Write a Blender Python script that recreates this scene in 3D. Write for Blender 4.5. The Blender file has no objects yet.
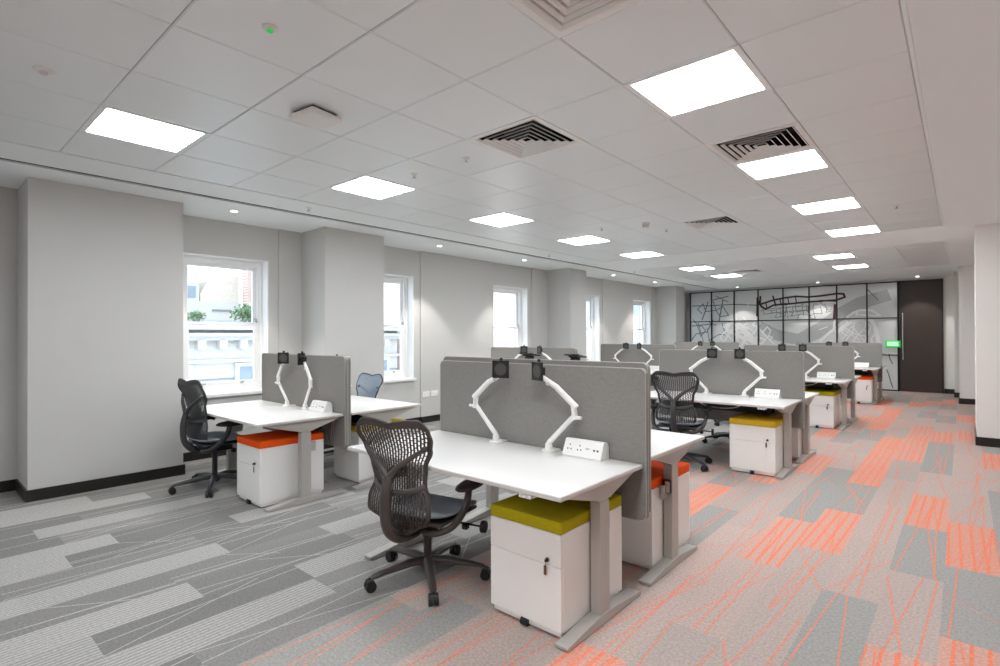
import bpy, bmesh, math, random
from mathutils import Vector, Matrix
random.seed(7)
C = bpy.context.scene.collection
PI = math.pi

# ------------------------------------------------------------------ camera, world, exposure
SC = bpy.context.scene
F_PX, YAW, PITCH, ROLL, EYE = 529.19, .7186, .0056, -.0036, 1.40
cy_, sy_, cp_, sp_ = math.cos(YAW), math.sin(YAW), math.cos(PITCH), math.sin(PITCH)
fwd = Vector((-sy_*cp_, cy_*cp_, sp_)); rgt = Vector((cy_, sy_, 0)); up = rgt.cross(fwd)
r2 = rgt*math.cos(ROLL) + up*math.sin(ROLL); u2 = up*math.cos(ROLL) - rgt*math.sin(ROLL)
cam = bpy.data.objects.new('camera', bpy.data.cameras.new('camera')); C.objects.link(cam)
cam.data.sensor_width = 36; cam.data.lens = F_PX*36/1000; cam.data.clip_start = .05; cam.data.clip_end = 300
cam.matrix_world = Matrix(((r2.x, u2.x, -fwd.x, 0), (r2.y, u2.y, -fwd.y, 0), (r2.z, u2.z, -fwd.z, EYE), (0, 0, 0, 1)))
SC.camera = cam
PANEL = 24.0          # luminance of the ceiling light panels
SPOT = 75.0           # watts of a downlight
SKY = 3.4
W = bpy.data.worlds.new('sky'); SC.world = W; W.use_nodes = True
W.node_tree.nodes['Background'].inputs[0].default_value = (.80, .90, 1.0, 1)
W.node_tree.nodes['Background'].inputs[1].default_value = SKY
SC.view_settings.view_transform = 'Standard'; SC.view_settings.look = 'None'
SC.view_settings.gamma = 1; SC.view_settings.use_curve_mapping = False
SC.view_settings.exposure = 0.33
SC.cycles.use_denoising = True
SC.cycles.max_bounces = 10; SC.cycles.diffuse_bounces = 6; SC.cycles.transparent_max_bounces = 12
SC.cycles.caustics_reflective = False; SC.cycles.caustics_refractive = False
SC.cycles.sample_clamp_indirect = 8

# ------------------------------------------------------------------ materials
def lin(r, g, b):
    f = lambda c: (c/255)/12.92 if c/255 <= .04045 else ((c/255+.055)/1.055)**2.4
    return (f(r), f(g), f(b), 1)
def mat(name, rgb, rough=.5, metal=0, spec=.5, noise=0, scale=40, emit=0, bump=0, bscale=200, coat=0):
    m = bpy.data.materials.new(name); m.use_nodes = True
    nt = m.node_tree; b = nt.nodes['Principled BSDF']
    col = lin(*rgb)
    b.inputs['Base Color'].default_value = col
    b.inputs['Roughness'].default_value = rough; b.inputs['Metallic'].default_value = metal
    b.inputs['Specular IOR Level'].default_value = spec; b.inputs['Coat Weight'].default_value = coat
    if noise or bump:
        tc = nt.nodes.new('ShaderNodeTexCoord')
    if noise:
        n = nt.nodes.new('ShaderNodeTexNoise'); n.inputs['Scale'].default_value = scale; n.inputs['Detail'].default_value = 4
        nt.links.new(tc.outputs['Object'], n.inputs['Vector'])
        mx = nt.nodes.new('ShaderNodeMix'); mx.data_type = 'RGBA'
        mx.inputs['A'].default_value = [c*(1-noise) for c in col[:3]]+[1]; mx.inputs['B'].default_value = [min(1, c*(1+noise)) for c in col[:3]]+[1]
        nt.links.new(n.outputs['Fac'], mx.inputs['Factor']); nt.links.new(mx.outputs['Result'], b.inputs['Base Color'])
    if bump:
        n2 = nt.nodes.new('ShaderNodeTexNoise'); n2.inputs['Scale'].default_value = bscale; n2.inputs['Detail'].default_value = 3
        nt.links.new(tc.outputs['Object'], n2.inputs['Vector'])
        bp = nt.nodes.new('ShaderNodeBump'); bp.inputs['Strength'].default_value = bump; bp.inputs['Distance'].default_value = .002
        nt.links.new(n2.outputs['Fac'], bp.inputs['Height']); nt.links.new(bp.outputs['Normal'], b.inputs['Normal'])
    if emit:
        b.inputs['Emission Color'].default_value = col; b.inputs['Emission Strength'].default_value = emit
    return m
M = {}
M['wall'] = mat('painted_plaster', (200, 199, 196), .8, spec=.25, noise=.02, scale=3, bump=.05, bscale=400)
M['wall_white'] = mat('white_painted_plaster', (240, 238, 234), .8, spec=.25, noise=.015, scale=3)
M['soffit'] = mat('white_plasterboard', (238, 241, 242), .8, spec=.25, noise=.01, scale=3)
M['tile'] = mat('metal_ceiling_tile', (230, 234, 235), .34, spec=.45, noise=.01, scale=4)
M['tilegap'] = mat('ceiling_gap', (165, 163, 160), .8)
M['slot'] = mat('dark_slot', (60, 60, 61), .7)
M['skirt'] = mat('black_skirting', (30, 27, 25), .35, noise=.1)
M['white_gloss'] = mat('white_window_paint', (236, 236, 236), .3, noise=.01)
M['desk'] = mat('white_desk_laminate', (226, 225, 222), .32, spec=.4, noise=.01, scale=6)
M['desk_edge'] = mat('desk_edge_band', (205, 201, 196), .45, noise=.02)
M['frame'] = mat('light_grey_steel', (186, 183, 178), .42, metal=.25, noise=.02)
M['tray'] = mat('dark_tray', (58, 56, 56), .6, noise=.05)
M['ped'] = mat('white_cabinet_steel', (246, 245, 242), .4, noise=.01, scale=5)
M['black'] = mat('black_plastic', (22, 22, 23), .45, noise=.08)
M['chrome'] = mat('chrome', (200, 196, 190), .2, metal=1, noise=.03)
M['brass'] = mat('key_metal', (120, 95, 70), .3, metal=.9, noise=.05)
M['armw'] = mat('white_arm_paint', (238, 237, 234), .35, noise=.01)
M['armgrey'] = mat('light_grey_plastic', (205, 204, 200), .4, noise=.02)
M['socketbox'] = mat('white_socket_plastic', (242, 241, 238), .35, noise=.01)
M['disc'] = mat('grey_plate_disc', (72, 72, 70), .5, noise=.05)
M['dark_hole'] = mat('dark_hole', (85, 85, 86), .6, noise=.05)
def fabric(name, rgb, sc=260, amt=.14):
    m = mat(name, rgb, .92, spec=.15)
    nt = m.node_tree; b = nt.nodes['Principled BSDF']; col = lin(*rgb)
    tc = nt.nodes.new('ShaderNodeTexCoord')
    mp = nt.nodes.new('ShaderNodeMapping'); mp.inputs['Scale'].default_value = (1, 1, 6)
    mp2 = nt.nodes.new('ShaderNodeMapping'); mp2.inputs['Scale'].default_value = (6, 6, 1)
    n1 = nt.nodes.new('ShaderNodeTexNoise'); n1.inputs['Scale'].default_value = sc/6; n1.inputs['Detail'].default_value = 4
    n2 = nt.nodes.new('ShaderNodeTexNoise'); n2.inputs['Scale'].default_value = sc/6; n2.inputs['Detail'].default_value = 4
    nt.links.new(tc.outputs['Object'], mp.inputs[0]); nt.links.new(tc.outputs['Object'], mp2.inputs[0])
    nt.links.new(mp.outputs[0], n1.inputs['Vector']); nt.links.new(mp2.outputs[0], n2.inputs['Vector'])
    ad = nt.nodes.new('ShaderNodeMath'); ad.operation = 'ADD'
    nt.links.new(n1.outputs['Fac'], ad.inputs[0]); nt.links.new(n2.outputs['Fac'], ad.inputs[1])
    mr = nt.nodes.new('ShaderNodeMapRange'); mr.inputs['From Min'].default_value = .6; mr.inputs['From Max'].default_value = 1.4
    nt.links.new(ad.outputs[0], mr.inputs['Value'])
    mx = nt.nodes.new('ShaderNodeMix'); mx.data_type = 'RGBA'
    mx.inputs['A'].default_value = [c*(1-amt) for c in col[:3]]+[1]; mx.inputs['B'].default_value = [min(1, c*(1+amt)) for c in col[:3]]+[1]
    nt.links.new(mr.outputs[0], mx.inputs['Factor']); nt.links.new(mx.outputs['Result'], b.inputs['Base Color'])
    bp = nt.nodes.new('ShaderNodeBump'); bp.inputs['Strength'].default_value = .25; bp.inputs['Distance'].default_value = .001
    nt.links.new(ad.outputs[0], bp.inputs['Height']); nt.links.new(bp.outputs['Normal'], b.inputs['Normal'])
    return m
M['screen'] = fabric('grey_screen_fabric', (140, 137, 133))
M['piping'] = fabric('pale_piping', (172, 169, 164))
M['cush_olive'] = fabric('olive_cushion_fabric', (176, 162, 24), 200, .1)
M['cush_yellow'] = fabric('mustard_cushion_fabric', (214, 176, 46), 200, .1)
M['cush_orange'] = fabric('orange_cushion_fabric', (244, 92, 24), 200, .08)
M['seat'] = fabric('slate_blue_seat_fabric', (168, 178, 188), 300, .15)
M['chair_taupe'] = mat('taupe_chair_plastic', (68, 61, 57), .42, noise=.06)
M['chair_graph'] = mat('graphite_chair_plastic', (54, 54, 57), .42, noise=.06)
M['chair_blue'] = mat('blue_grey_chair_membrane', (138, 154, 170), .5, noise=.06)
M['caster'] = mat('caster_black', (26, 25, 25), .5, noise=.08)
M['cable'] = mat('grey_cable', (120, 118, 118), .5, noise=.05)
M['wcable'] = mat('white_cable', (220, 219, 215), .5, noise=.02)
M['door'] = mat('dark_brown_door', (66, 54, 48), .45, noise=.06, scale=8)
M['bframe'] = mat('black_metal_frame', (22, 22, 24), .4, noise=.05)
M['mapglass'] = mat('grey_backed_glass', (228, 230, 230), .14, spec=.5, noise=.02, scale=2)
M['river'] = mat('river_film', (188, 191, 192), .2, noise=.02)
M['mapwhite'] = mat('white_map_film', (250, 250, 250), .5, noise=.01)
M['mapgrey'] = mat('dark_map_film', (118, 121, 126), .4, noise=.02)
M['mapred'] = mat('dark_red_map_film', (74, 40, 44), .4, noise=.03)
M['green_led'] = mat('green_led', (40, 205, 95), .4, emit=.35)
M['green_screen'] = mat('pale_green_display', (185, 235, 195), .3, emit=.5)
M['vent'] = mat('white_vent_metal', (236, 235, 232), .45, noise=.02)
M['ventdark'] = mat('vent_inside', (18, 18, 18), .8, noise=.1)
M['ap'] = mat('white_device_plastic', (228, 226, 222), .45, noise=.01)
M['panel'] = mat('light_panel', (245, 249, 253), .5, emit=PANEL)
M['lens'] = mat('downlight_lens', (255, 250, 240), .5, emit=9)
M['brick_red'] = None
def brickmat(name, a, b_, mortar, sc=4):
    m = mat(name, a, .9, spec=.1); nt = m.node_tree; bs = nt.nodes['Principled BSDF']
    tc = nt.nodes.new('ShaderNodeTexCoord'); mp = nt.nodes.new('ShaderNodeMapping'); mp.inputs['Rotation'].default_value = (PI/2, 0, PI/2)
    br = nt.nodes.new('ShaderNodeTexBrick'); br.inputs['Color1'].default_value = lin(*a); br.inputs['Color2'].default_value = lin(*b_)
    br.inputs['Mortar'].default_value = lin(*mortar); br.inputs['Scale'].default_value = sc
    sep = nt.nodes.new('ShaderNodeSeparateXYZ'); cmb = nt.nodes.new('ShaderNodeCombineXYZ')
    nt.links.new(tc.outputs['Object'], sep.inputs[0]); nt.links.new(sep.outputs['Y'], cmb.inputs['X']); nt.links.new(sep.outputs['Z'], cmb.inputs['Y'])
    nt.links.new(cmb.outputs[0], br.inputs['Vector']); nt.links.new(br.outputs['Color'], bs.inputs['Base Color'])
    return m
M['brick_red'] = brickmat('red_brick', (196, 160, 150), (188, 150, 140), (205, 195, 190), 4)
M['brick_tan'] = brickmat('tan_brick', (202, 194, 184), (190, 182, 172), (205, 198, 190), 4)
M['stucco'] = mat('white_stucco', (190, 190, 188), .9, spec=.1, noise=.02, scale=2)
M['slate'] = mat('grey_slate', (120, 126, 134), .7, noise=.12, scale=6)
M['outglass'] = mat('dark_window_glass', (125, 140, 155), .1, noise=.05)
M['leaf'] = mat('shrub_leaves', (110, 140, 100), .7, noise=.3, scale=5)
def glassmat():
    m = bpy.data.materials.new('window_glass'); m.use_nodes = True; nt = m.node_tree
    nt.nodes.remove(nt.nodes['Principled BSDF'])
    t = nt.nodes.new('ShaderNodeBsdfTransparent'); t.inputs[0].default_value = (.96, .98, .98, 1)
    g = nt.nodes.new('ShaderNodeBsdfGlossy'); g.inputs['Roughness'].default_value = .02
    mx = nt.nodes.new('ShaderNodeMixShader'); mx.inputs[0].default_value = .06
    nt.links.new(t.outputs[0], mx.inputs[1]); nt.links.new(g.outputs[0], mx.inputs[2]); nt.links.new(mx.outputs[0], nt.nodes['Material Output'].inputs[0])
    return m
M['glass'] = glassmat()

class X:                                               # tiny expression helper for shader maths
    nt = None
    def __init__(s, o): s.o = o
    @staticmethod
    def op(name, *a):
        n = X.nt.nodes.new('ShaderNodeMath'); n.operation = name
        for i, v in enumerate(a):
            if isinstance(v, X): X.nt.links.new(v.o, n.inputs[i])
            else: n.inputs[i].default_value = v
        return X(n.outputs[0])
    def __add__(s, b): return X.op('ADD', s, b)
    __radd__ = __add__
    def __sub__(s, b): return X.op('SUBTRACT', s, b)
    def __rsub__(s, b): return X.op('SUBTRACT', b, s)
    def __mul__(s, b): return X.op('MULTIPLY', s, b)
    __rmul__ = __mul__
    def __truediv__(s, b): return X.op('DIVIDE', s, b)
    def floor(s): return X.op('FLOOR', s)
    def frac(s): return X.op('FRACT', s)
    def abs(s): return X.op('ABSOLUTE', s)
    def gt(s, b): return X.op('GREATER_THAN', s, b)
    def lt(s, b): return X.op('LESS_THAN', s, b)
    def max(s, b): return X.op('MAXIMUM', s, b)
    def min(s, b): return X.op('MINIMUM', s, b)
def mixc(f, a, b):
    n = X.nt.nodes.new('ShaderNodeMix'); n.data_type = 'RGBA'
    if isinstance(f, X): X.nt.links.new(f.o, n.inputs['Factor'])
    else: n.inputs['Factor'].default_value = f
    for k, v in (('A', a), ('B', b)):
        if isinstance(v, tuple): n.inputs[k].default_value = v
        else: X.nt.links.new(v, n.inputs[k])
    return n.outputs['Result']
SPLIT = -2.34                                         # x where the grey carpet meets the orange one
def carpetmat():
    m = mat('carpet_planks', (128, 127, 124), .95, spec=.1); nt = m.node_tree; X.nt = nt; b = nt.nodes['Principled BSDF']
    tc = nt.nodes.new('ShaderNodeTexCoord'); sp = nt.nodes.new('ShaderNodeSeparateXYZ'); nt.links.new(tc.outputs['Object'], sp.inputs[0])
    x, y = X(sp.outputs['X']), X(sp.outputs['Y'])
    def wn(a, c, k):
        cm = nt.nodes.new('ShaderNodeCombineXYZ'); cm.inputs['Z'].default_value = k
        nt.links.new(a.o, cm.inputs['X']); 
        if c is not None: nt.links.new(c.o, cm.inputs['Y'])
        w = nt.nodes.new('ShaderNodeTexWhiteNoise'); w.noise_dimensions = '3D'; nt.links.new(cm.outputs[0], w.inputs['Vector'])
        s = nt.nodes.new('ShaderNodeSeparateColor'); nt.links.new(w.outputs['Color'], s.inputs[0])
        return X(s.outputs[0]), X(s.outputs[1]), X(s.outputs[2])
    u = (x - SPLIT)/.25; ix = u.floor(); fu = u.frac()*.25
    o, _, _ = wn(ix, None, 3.3)
    v = y + o; iy = v.floor(); fv = v.frac() - .5
    h1, h2, h3 = wn(ix, iy, 11.1); g1, g2, g3 = wn(ix, iy, 8.1)
    orange = ix.gt(-.5)*ix.lt(11.5)  # unseen carpet past the aisle kept grey to cut orange bounce on the ceiling
    # single lines: near-lengthwise and diagonal
    def line(pos, slope, wd): return (fu - pos - fv*slope).abs().lt(wd)
    l1 = line(.04 + h2*.17, (h3 - .5)*.22, .0036)
    l2 = line(.02 + g1*.2, (g2 - .5)*.9, .0034)*g3.gt(.35)
    l3 = line(.02 + h3*.2, (g1 - .5)*.16, .0036)*h2.gt(.3)
    l4 = line(.02 + g3*.2, (h2 - .5)*2.2, .0040)*h3.gt(.6)
    singles = l1.max(l2).max(l3).max(l4)
    # dense stripes
    st = ((fu + fv*(h2 - .5)*.10)/.026).frac().lt(.42)
    st2 = ((fu + fv*(g1 - .5)*.05)/.060 + h3).frac().lt(.25)
    dense = h1.gt(orange*.09 + .62)
    fib = nt.nodes.new('ShaderNodeTexNoise'); fib.inputs['Scale'].default_value = 330; fib.inputs['Detail'].default_value = 2
    nt.links.new(tc.outputs['Object'], fib.inputs['Vector'])
    big = nt.nodes.new('ShaderNodeTexNoise'); big.inputs['Scale'].default_value = 1.3; nt.links.new(tc.outputs['Object'], big.inputs['Vector'])
    # grey zone
    gb = mixc(g2, lin(127, 126, 123), lin(145, 143, 140))
    gl = lin(190, 188, 184)
    gd = mixc(st*.75, mixc(g2, lin(152, 150, 146), lin(165, 162, 158)), gl)
    gz = mixc(dense, mixc(singles*.8, gb, gl), gd)
    # orange zone
    ob = mixc(g2.gt(.5)*(.5 + .5*h2), lin(162, 160, 156), lin(190, 170, 161))
    ol = lin(232, 138, 110)
    od = mixc(st2.max(singles), mixc(h3, lin(202, 166, 153), lin(217, 156, 138)), ol)
    oz = mixc(dense, mixc(singles*.9, ob, ol), od)
    col = mixc(orange, gz, oz)
    n = nt.nodes.new('ShaderNodeMix'); n.data_type = 'RGBA'; n.blend_type = 'MULTIPLY'; n.inputs['Factor'].default_value = 1
    mid = nt.nodes.new('ShaderNodeTexNoise'); mid.inputs['Scale'].default_value = 75; mid.inputs['Detail'].default_value = 3; nt.links.new(tc.outputs['Object'], mid.inputs['Vector'])
    fibc = X(fib.outputs['Fac'])*.6 + X(mid.outputs['Fac'])*.75 + .30
    fc = nt.nodes.new('ShaderNodeCombineColor')
    for i in range(3): nt.links.new(fibc.o, fc.inputs[i])
    nt.links.new(col, n.inputs['A']); nt.links.new(fc.outputs[0], n.inputs['B']); nt.links.new(n.outputs['Result'], b.inputs['Base Color'])
    bp = nt.nodes.new('ShaderNodeBump'); bp.inputs['Strength'].default_value = .3; bp.inputs['Distance'].default_value = .003
    nt.links.new(fib.outputs['Fac'], bp.inputs['Height']); nt.links.new(bp.outputs['Normal'], b.inputs['Normal'])
    return m
M['carpet'] = carpetmat()

# ------------------------------------------------------------------ mesh helpers
class MB:
    def __init__(s): s.bm = bmesh.new()
    def _pts(s, pts): return [s.bm.verts.new(p) for p in pts]
    def box(s, x0, x1, y0, y1, z0, z1, bev=0, seg=2, T=None):
        r = bmesh.ops.create_cube(s.bm, size=1)['verts']
        for v in r: v.co = Vector((x0+(v.co.x+.5)*(x1-x0), y0+(v.co.y+.5)*(y1-y0), z0+(v.co.z+.5)*(z1-z0)))
        if bev:
            es = list({e for v in r for e in v.link_edges})
            o = bmesh.ops.bevel(s.bm, geom=es, offset=bev, segments=seg, affect='EDGES', profile=.5)
            r = list({v for f in o['faces'] for v in f.verts} | {v for v in r if v.is_valid})
        if T:
            for v in r: v.co = T @ v.co
        return s
    def prism(s, poly, axis, a, b, T=None):
        n = len(poly)
        mk = {'x': lambda p, k: (k, p[0], p[1]), 'y': lambda p, k: (p[0], k, p[1]), 'z': lambda p, k: (p[0], p[1], k)}[axis]
        A = s._pts([mk(p, a) for p in poly]); B = s._pts([mk(p, b) for p in poly])
        s.bm.faces.new(A); s.bm.faces.new(B[::-1])
        for i in range(n): s.bm.faces.new((A[i], B[i], B[(i+1) % n], A[(i+1) % n]))
        if T:
            for v in A+B: v.co = T @ v.co
        return s
    def tube(s, pts, rad, seg=12, side=Vector((1, 0, 0)), cap=True):
        pts = [Vector(p) for p in pts]; n = len(pts); rings = []
        for i, p in enumerate(pts):
            t = (pts[min(i+1, n-1)] - pts[max(i-1, 0)]).normalized()
            sd = side - t*side.dot(t)
            if sd.length < 1e-3: sd = Vector((0, 1, 0)) - t*t.y
            if sd.length < 1e-3: sd = Vector((0, 0, 1))
            sd.normalize(); nb = t.cross(sd)
            r = rad[i] if isinstance(rad, (list, tuple)) else rad
            ra, rb = r if isinstance(r, tuple) else (r, r)
            rings.append(s._pts([p + sd*math.cos(2*PI*k/seg)*ra + nb*math.sin(2*PI*k/seg)*rb for k in range(seg)]))
        for a, b in zip(rings, rings[1:]):
            for k in range(seg): s.bm.faces.new((a[k], a[(k+1) % seg], b[(k+1) % seg], b[k]))
        if cap: s.bm.faces.new(rings[0][::-1]); s.bm.faces.new(rings[-1])
        return s
    def cyl(s, p0, p1, r, r1=None, seg=20): return s.tube([p0, p1], [r, r if r1 is None else r1], seg)
    def ellipsoid(s, c, rx, ry, rz, seg=14, T=None):
        r = bmesh.ops.create_uvsphere(s.bm, u_segments=seg, v_segments=max(6, seg*2//3), radius=1)['verts']
        for v in r:
            v.co = Vector((c[0]+v.co.x*rx, c[1]+v.co.y*ry, c[2]+v.co.z*rz))
            if T: v.co = T @ v.co
        return s
    def lathe(s, c, prof, seg=24):
        rings = []
        for r, z in prof: rings.append(s._pts([(c[0]+r*math.cos(2*PI*k/seg), c[1]+r*math.sin(2*PI*k/seg), c[2]+z) for k in range(seg)]))
        for a, b in zip(rings, rings[1:]):
            for k in range(seg): s.bm.faces.new((a[k], a[(k+1) % seg], b[(k+1) % seg], b[k]))
        s.bm.faces.new(rings[0][::-1]); s.bm.faces.new(rings[-1])
        return s
    def quad(s, a, b, c, d): s.bm.faces.new(s._pts([a, b, c, d])); return s
    def build(s, name, m, parent=None, smooth=False, mod=None):
        bmesh.ops.recalc_face_normals(s.bm, faces=s.bm.faces)
        me = bpy.data.meshes.new(name); s.bm.to_mesh(me); s.bm.free()
        me.materials.append(m)
        if smooth:
            for p in me.polygons: p.use_smooth = True
            try: me.set_sharp_from_angle(angle=math.radians(smooth if smooth is not True else 40))
            except Exception: pass
        o = bpy.data.objects.new(name, me); C.objects.link(o)
        if parent: o.parent = parent
        return o
def spline(pts, n=6):
    pts = [Vector(p) for p in pts]; out = []
    P = [pts[0]*2-pts[1]] + pts + [pts[-1]*2-pts[-2]]
    for i in range(1, len(P)-2):
        for k in range(n):
            t = k/n; a, b, c, d = P[i-1:i+3]
            out.append(.5*((2*b)+(c-a)*t+(2*a-5*b+4*c-d)*t*t+(3*b-3*c+d-a)*t**3))
    out.append(pts[-1]); return out
def lerpk(keys, t):
    for (a, va), (b, vb) in zip(keys, keys[1:]):
        if t <= b:
            k = (t-a)/(b-a); k = k*k*(3-2*k); return va+(vb-va)*k
    return keys[-1][1]
def rrect(x0, x1, z0, z1, r, n=5):
    out = []
    for cx, cz, a0 in ((x1-r, z0+r, -90), (x1-r, z1-r, 0), (x0+r, z1-r, 90), (x0+r, z0+r, 180)):
        for k in range(n+1):
            a = math.radians(a0+90*k/n); out.append((cx+r*math.cos(a), cz+r*math.sin(a)))
    return out
def tag(o, label, cat, group=None):
    o['label'] = label; o['category'] = cat
    if group: o['group'] = group
    elif 'group' in o: del o['group']
    return o
def struct(o): o['kind'] = 'structure'; return o
def empty(name, loc=(0, 0, 0), rz=0):
    o = bpy.data.objects.new(name, None); C.objects.link(o); o.empty_display_size = .1
    o.location = loc; o.rotation_euler = (0, 0, rz); return o
def copy_tree(o, parent=None):
    c = o.copy(); C.objects.link(c)
    if parent: c.parent = parent
    for ch in list(o.children): copy_tree(ch, c)
    return c
class Kind:                                            # first use hands out the prototype itself, later uses copies
    def __init__(s, proto): s.p = proto; s.used = False
    def place(s, loc, rz, label, cat, group=None):
        o = copy_tree(s.p) if s.used else s.p
        s.used = True; o.location = loc; o.rotation_euler = (0, 0, rz)
        return tag(o, label, cat, group)
def recolour(o, names, m):                             # give named children (and theirs) another material
    for ch in o.children:
        if ch.name.split('.')[0] in names and ch.data:
            ch.data = ch.data.copy(); ch.data.materials.clear(); ch.data.materials.append(m)
        recolour(ch, names, m)

# ------------------------------------------------------------------ room shell
CEIL = 2.774
Y0, Y1, XR = -9.4, 16.42, 2.6
WX, BX = -6.57, -6.592                                  # wall face, window bay face
struct(MB().box(-7.0, XR+.3, Y0-.3, Y1+.3, -.2, 0).build('floor', M['carpet']))
WIN = [(2.13, 3.10), (4.45, 5.445), (7.35, 8.38), (10.15, 11.18), (12.92, 13.945), (15.02, 16.05), (-1.0, .0), (-3.8, -2.8), (-6.6, -5.6)]  # final pair unseen behind the eye, added to let in more daylight
ZB, ZT = .70, 2.355
w = MB()
edges = sorted(WIN); yprev = Y0-.3
for a, b in edges:
    w.box(-6.95, WX, yprev, a-.13, 0, CEIL+.05)
    w.box(-6.95, BX, a-.13, a, 0, CEIL+.05); w.box(-6.95, BX, b, b+.13, 0, CEIL+.05)
    w.box(-6.95, BX, a, b, 0, ZB); w.box(-6.95, BX, a, b, ZT, CEIL+.05)
    yprev = b+.13
w.box(-6.95, WX, yprev, Y1+.3, 0, CEIL+.05)
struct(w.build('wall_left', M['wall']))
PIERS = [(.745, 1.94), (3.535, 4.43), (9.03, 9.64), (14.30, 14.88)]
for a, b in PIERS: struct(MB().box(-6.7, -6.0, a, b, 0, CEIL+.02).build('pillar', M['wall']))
# black skirting that follows wall and piers
sk = MB()
prev = Y0
for a, b in PIERS+[(Y1, Y1)]:
    y = prev
    for wa, wb in edges:
        lo, hi = wa-.13, wb+.13
        if lo >= a or hi <= prev: continue
        lo2, hi2 = max(lo, prev), min(hi, a)
        if lo2 > y: sk.box(WX-.01, WX+.014, y, lo2, 0, .10)
        sk.box(BX-.01, BX+.014, lo2, hi2, 0, .10); y = hi2
    if y < a: sk.box(WX-.01, WX+.014, y, a, 0, .10)
    if b > a:
        sk.box(-6.0, -5.986, a-.014, b+.014, 0, .10)
        sk.box(WX-.02, -6.0, a-.014, a, 0, .10); sk.box(WX-.02, -6.0, b, b+.014, 0, .10)
    prev = b
struct(sk.build('baseboard_left', M['skirt']))
# far wall: bulkhead over the glass partition and door, plaster at its right
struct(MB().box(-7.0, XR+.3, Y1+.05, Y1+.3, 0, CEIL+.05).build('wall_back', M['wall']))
struct(MB().box(-6.6, -.36, Y1-.03, Y1+.06, 2.722, CEIL+.02).build('trim_1', M['wall_white']))
struct(MB().box(-.355, .2, Y1-.03, Y1+.06, 0, CEIL+.02).build('trim_2', M['wall_white']))
# right side: piers that step forward, wall behind them
struct(MB().box(XR, XR+.3, Y0-.3, Y1+.3, 0, CEIL+.05).build('wall_right', M['wall_white']))
struct(MB().box(-7.0, XR+.3, Y0-.3, Y0, 0, CEIL+.05).build('wall_front', M['wall_white']))
RP = [(.125, XR, 8.98, 9.9), (-.055, XR, 14.15, 15.0), (-.14, .3, 15.5, Y1)]
for i, (xa, xb, a, b) in enumerate(RP):
    struct(MB().box(xa, xb+.02, a, b, 0, CEIL+.02).build('pillar', M['wall_white']))
sk = MB()
for xa, xb, a, b in RP:
    sk.box(xa-.014, xb, a-.014, a, 0, .11); sk.box(xa-.014, xa, a, b, 0, .11)
sk.box(-.34, -.13, Y1-.045, Y1-.03, 0, .11)
struct(sk.build('baseboard_right', M['skirt']))

# ------------------------------------------------------------------ ceiling
TX = [-.185-.605*k for k in range(9)]                  # tile lines across
TS = .607
F1 = [.80+TS*k for k in range(-15, 14)]                 # first tile field, from behind the eye to y = 8.69
F2 = [10.20]+[10.59+TS*k for k in range(0, 6)]         # second tile field
SLOTX = (-5.605, -5.515)
c = MB()
xl, xr = TX[-1], TX[0]
H1 = CEIL+.20
c.box(-7.0, SLOTX[0], Y0-.3, Y1+.3, CEIL, H1); c.box(SLOTX[1], xl, Y0-.3, Y1+.3, CEIL, H1); c.box(xr, XR+.3, Y0-.3, Y1+.3, CEIL, H1)
c.box(SLOTX[0], SLOTX[1], Y0-.3, Y1+.3, CEIL+.05, H1)
c.box(xl, xr, Y0-.3, F1[0], CEIL, H1); c.box(xl, xr, F1[-1], F2[0], CEIL, H1); c.box(xl, xr, F2[-1], Y1+.3, CEIL, H1)
struct(c.build('ceiling', M['soffit']))
struct(MB().box(SLOTX[0]+.004, SLOTX[1]-.004, Y0, Y1-.1, CEIL+.012, CEIL+.02).build('trim_3', M['slot']))
def col_of(x): return min(range(8), key=lambda k: abs((TX[k]+TX[k+1])/2-x))
LIGHTS1 = [(6, r) for r in (-2, 1, 4, 7, 10)]
# (column, row) inside the fields; row 0 of field one starts at F1[0]
r0 = 15                                                 # index of y = .80 in F1
L1 = [(6, r0+3*k) for k in (-4, -3, 0, 1, 2, 3, 4)]; R1 = [(1, r0+3*k) for k in (-4, -3, -2, -1, 0, 1, 2, 3, 4)]  # negative steps: unseen panels added behind the eye as frontal fill
V1 = [(3, r0+3), (1, r0+5), (3, r0+9), (1, r0+1)]
L2 = [(6, 1), (6, 4)]; R2 = [(2, 1), (2, 4)]; V2 = [(5, 3)]
t = MB(); g = MB()
ZTL = CEIL-.001
def tile(x0, x1, y0, y1):
    e = .0016; h = .006
    t.quad((x0+e+h, y0+e+h, ZTL), (x1-e-h, y0+e+h, ZTL), (x1-e-h, y1-e-h, ZTL), (x0+e+h, y1-e-h, ZTL))
    O = [(x0+e, y0+e, ZTL+h), (x1-e, y0+e, ZTL+h), (x1-e, y1-e, ZTL+h), (x0+e, y1-e, ZTL+h)]
    I = [(x0+e+h, y0+e+h, ZTL), (x1-e-h, y0+e+h, ZTL), (x1-e-h, y1-e-h, ZTL), (x0+e+h, y1-e-h, ZTL)]
    for i in range(4): t.quad(O[i], O[(i+1) % 4], I[(i+1) % 4], I[i])
for F, skip in ((F1, L1+R1+V1), (F2, L2+R2+V2)):
    for j in range(len(F)-1):
        for k in range(8):
            if (k, j) not in skip: tile(TX[k+1], TX[k], F[j], F[j+1])
    g.box(xl, xr, F[0], F[-1], CEIL+.16, CEIL+.17)
    for k in range(9): g.box(TX[k]-.006, TX[k]+.006, F[0], F[-1], CEIL+.006, CEIL+.03)
    for yy in F: g.box(xl, xr, yy-.006, yy+.006, CEIL+.006, CEIL+.03)
to = t.build('ceiling_tiles', M['tile']); to['kind'] = 'structure'
struct(g.build('ceiling_grid', M['tilegap']))
tr = MB()
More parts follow.
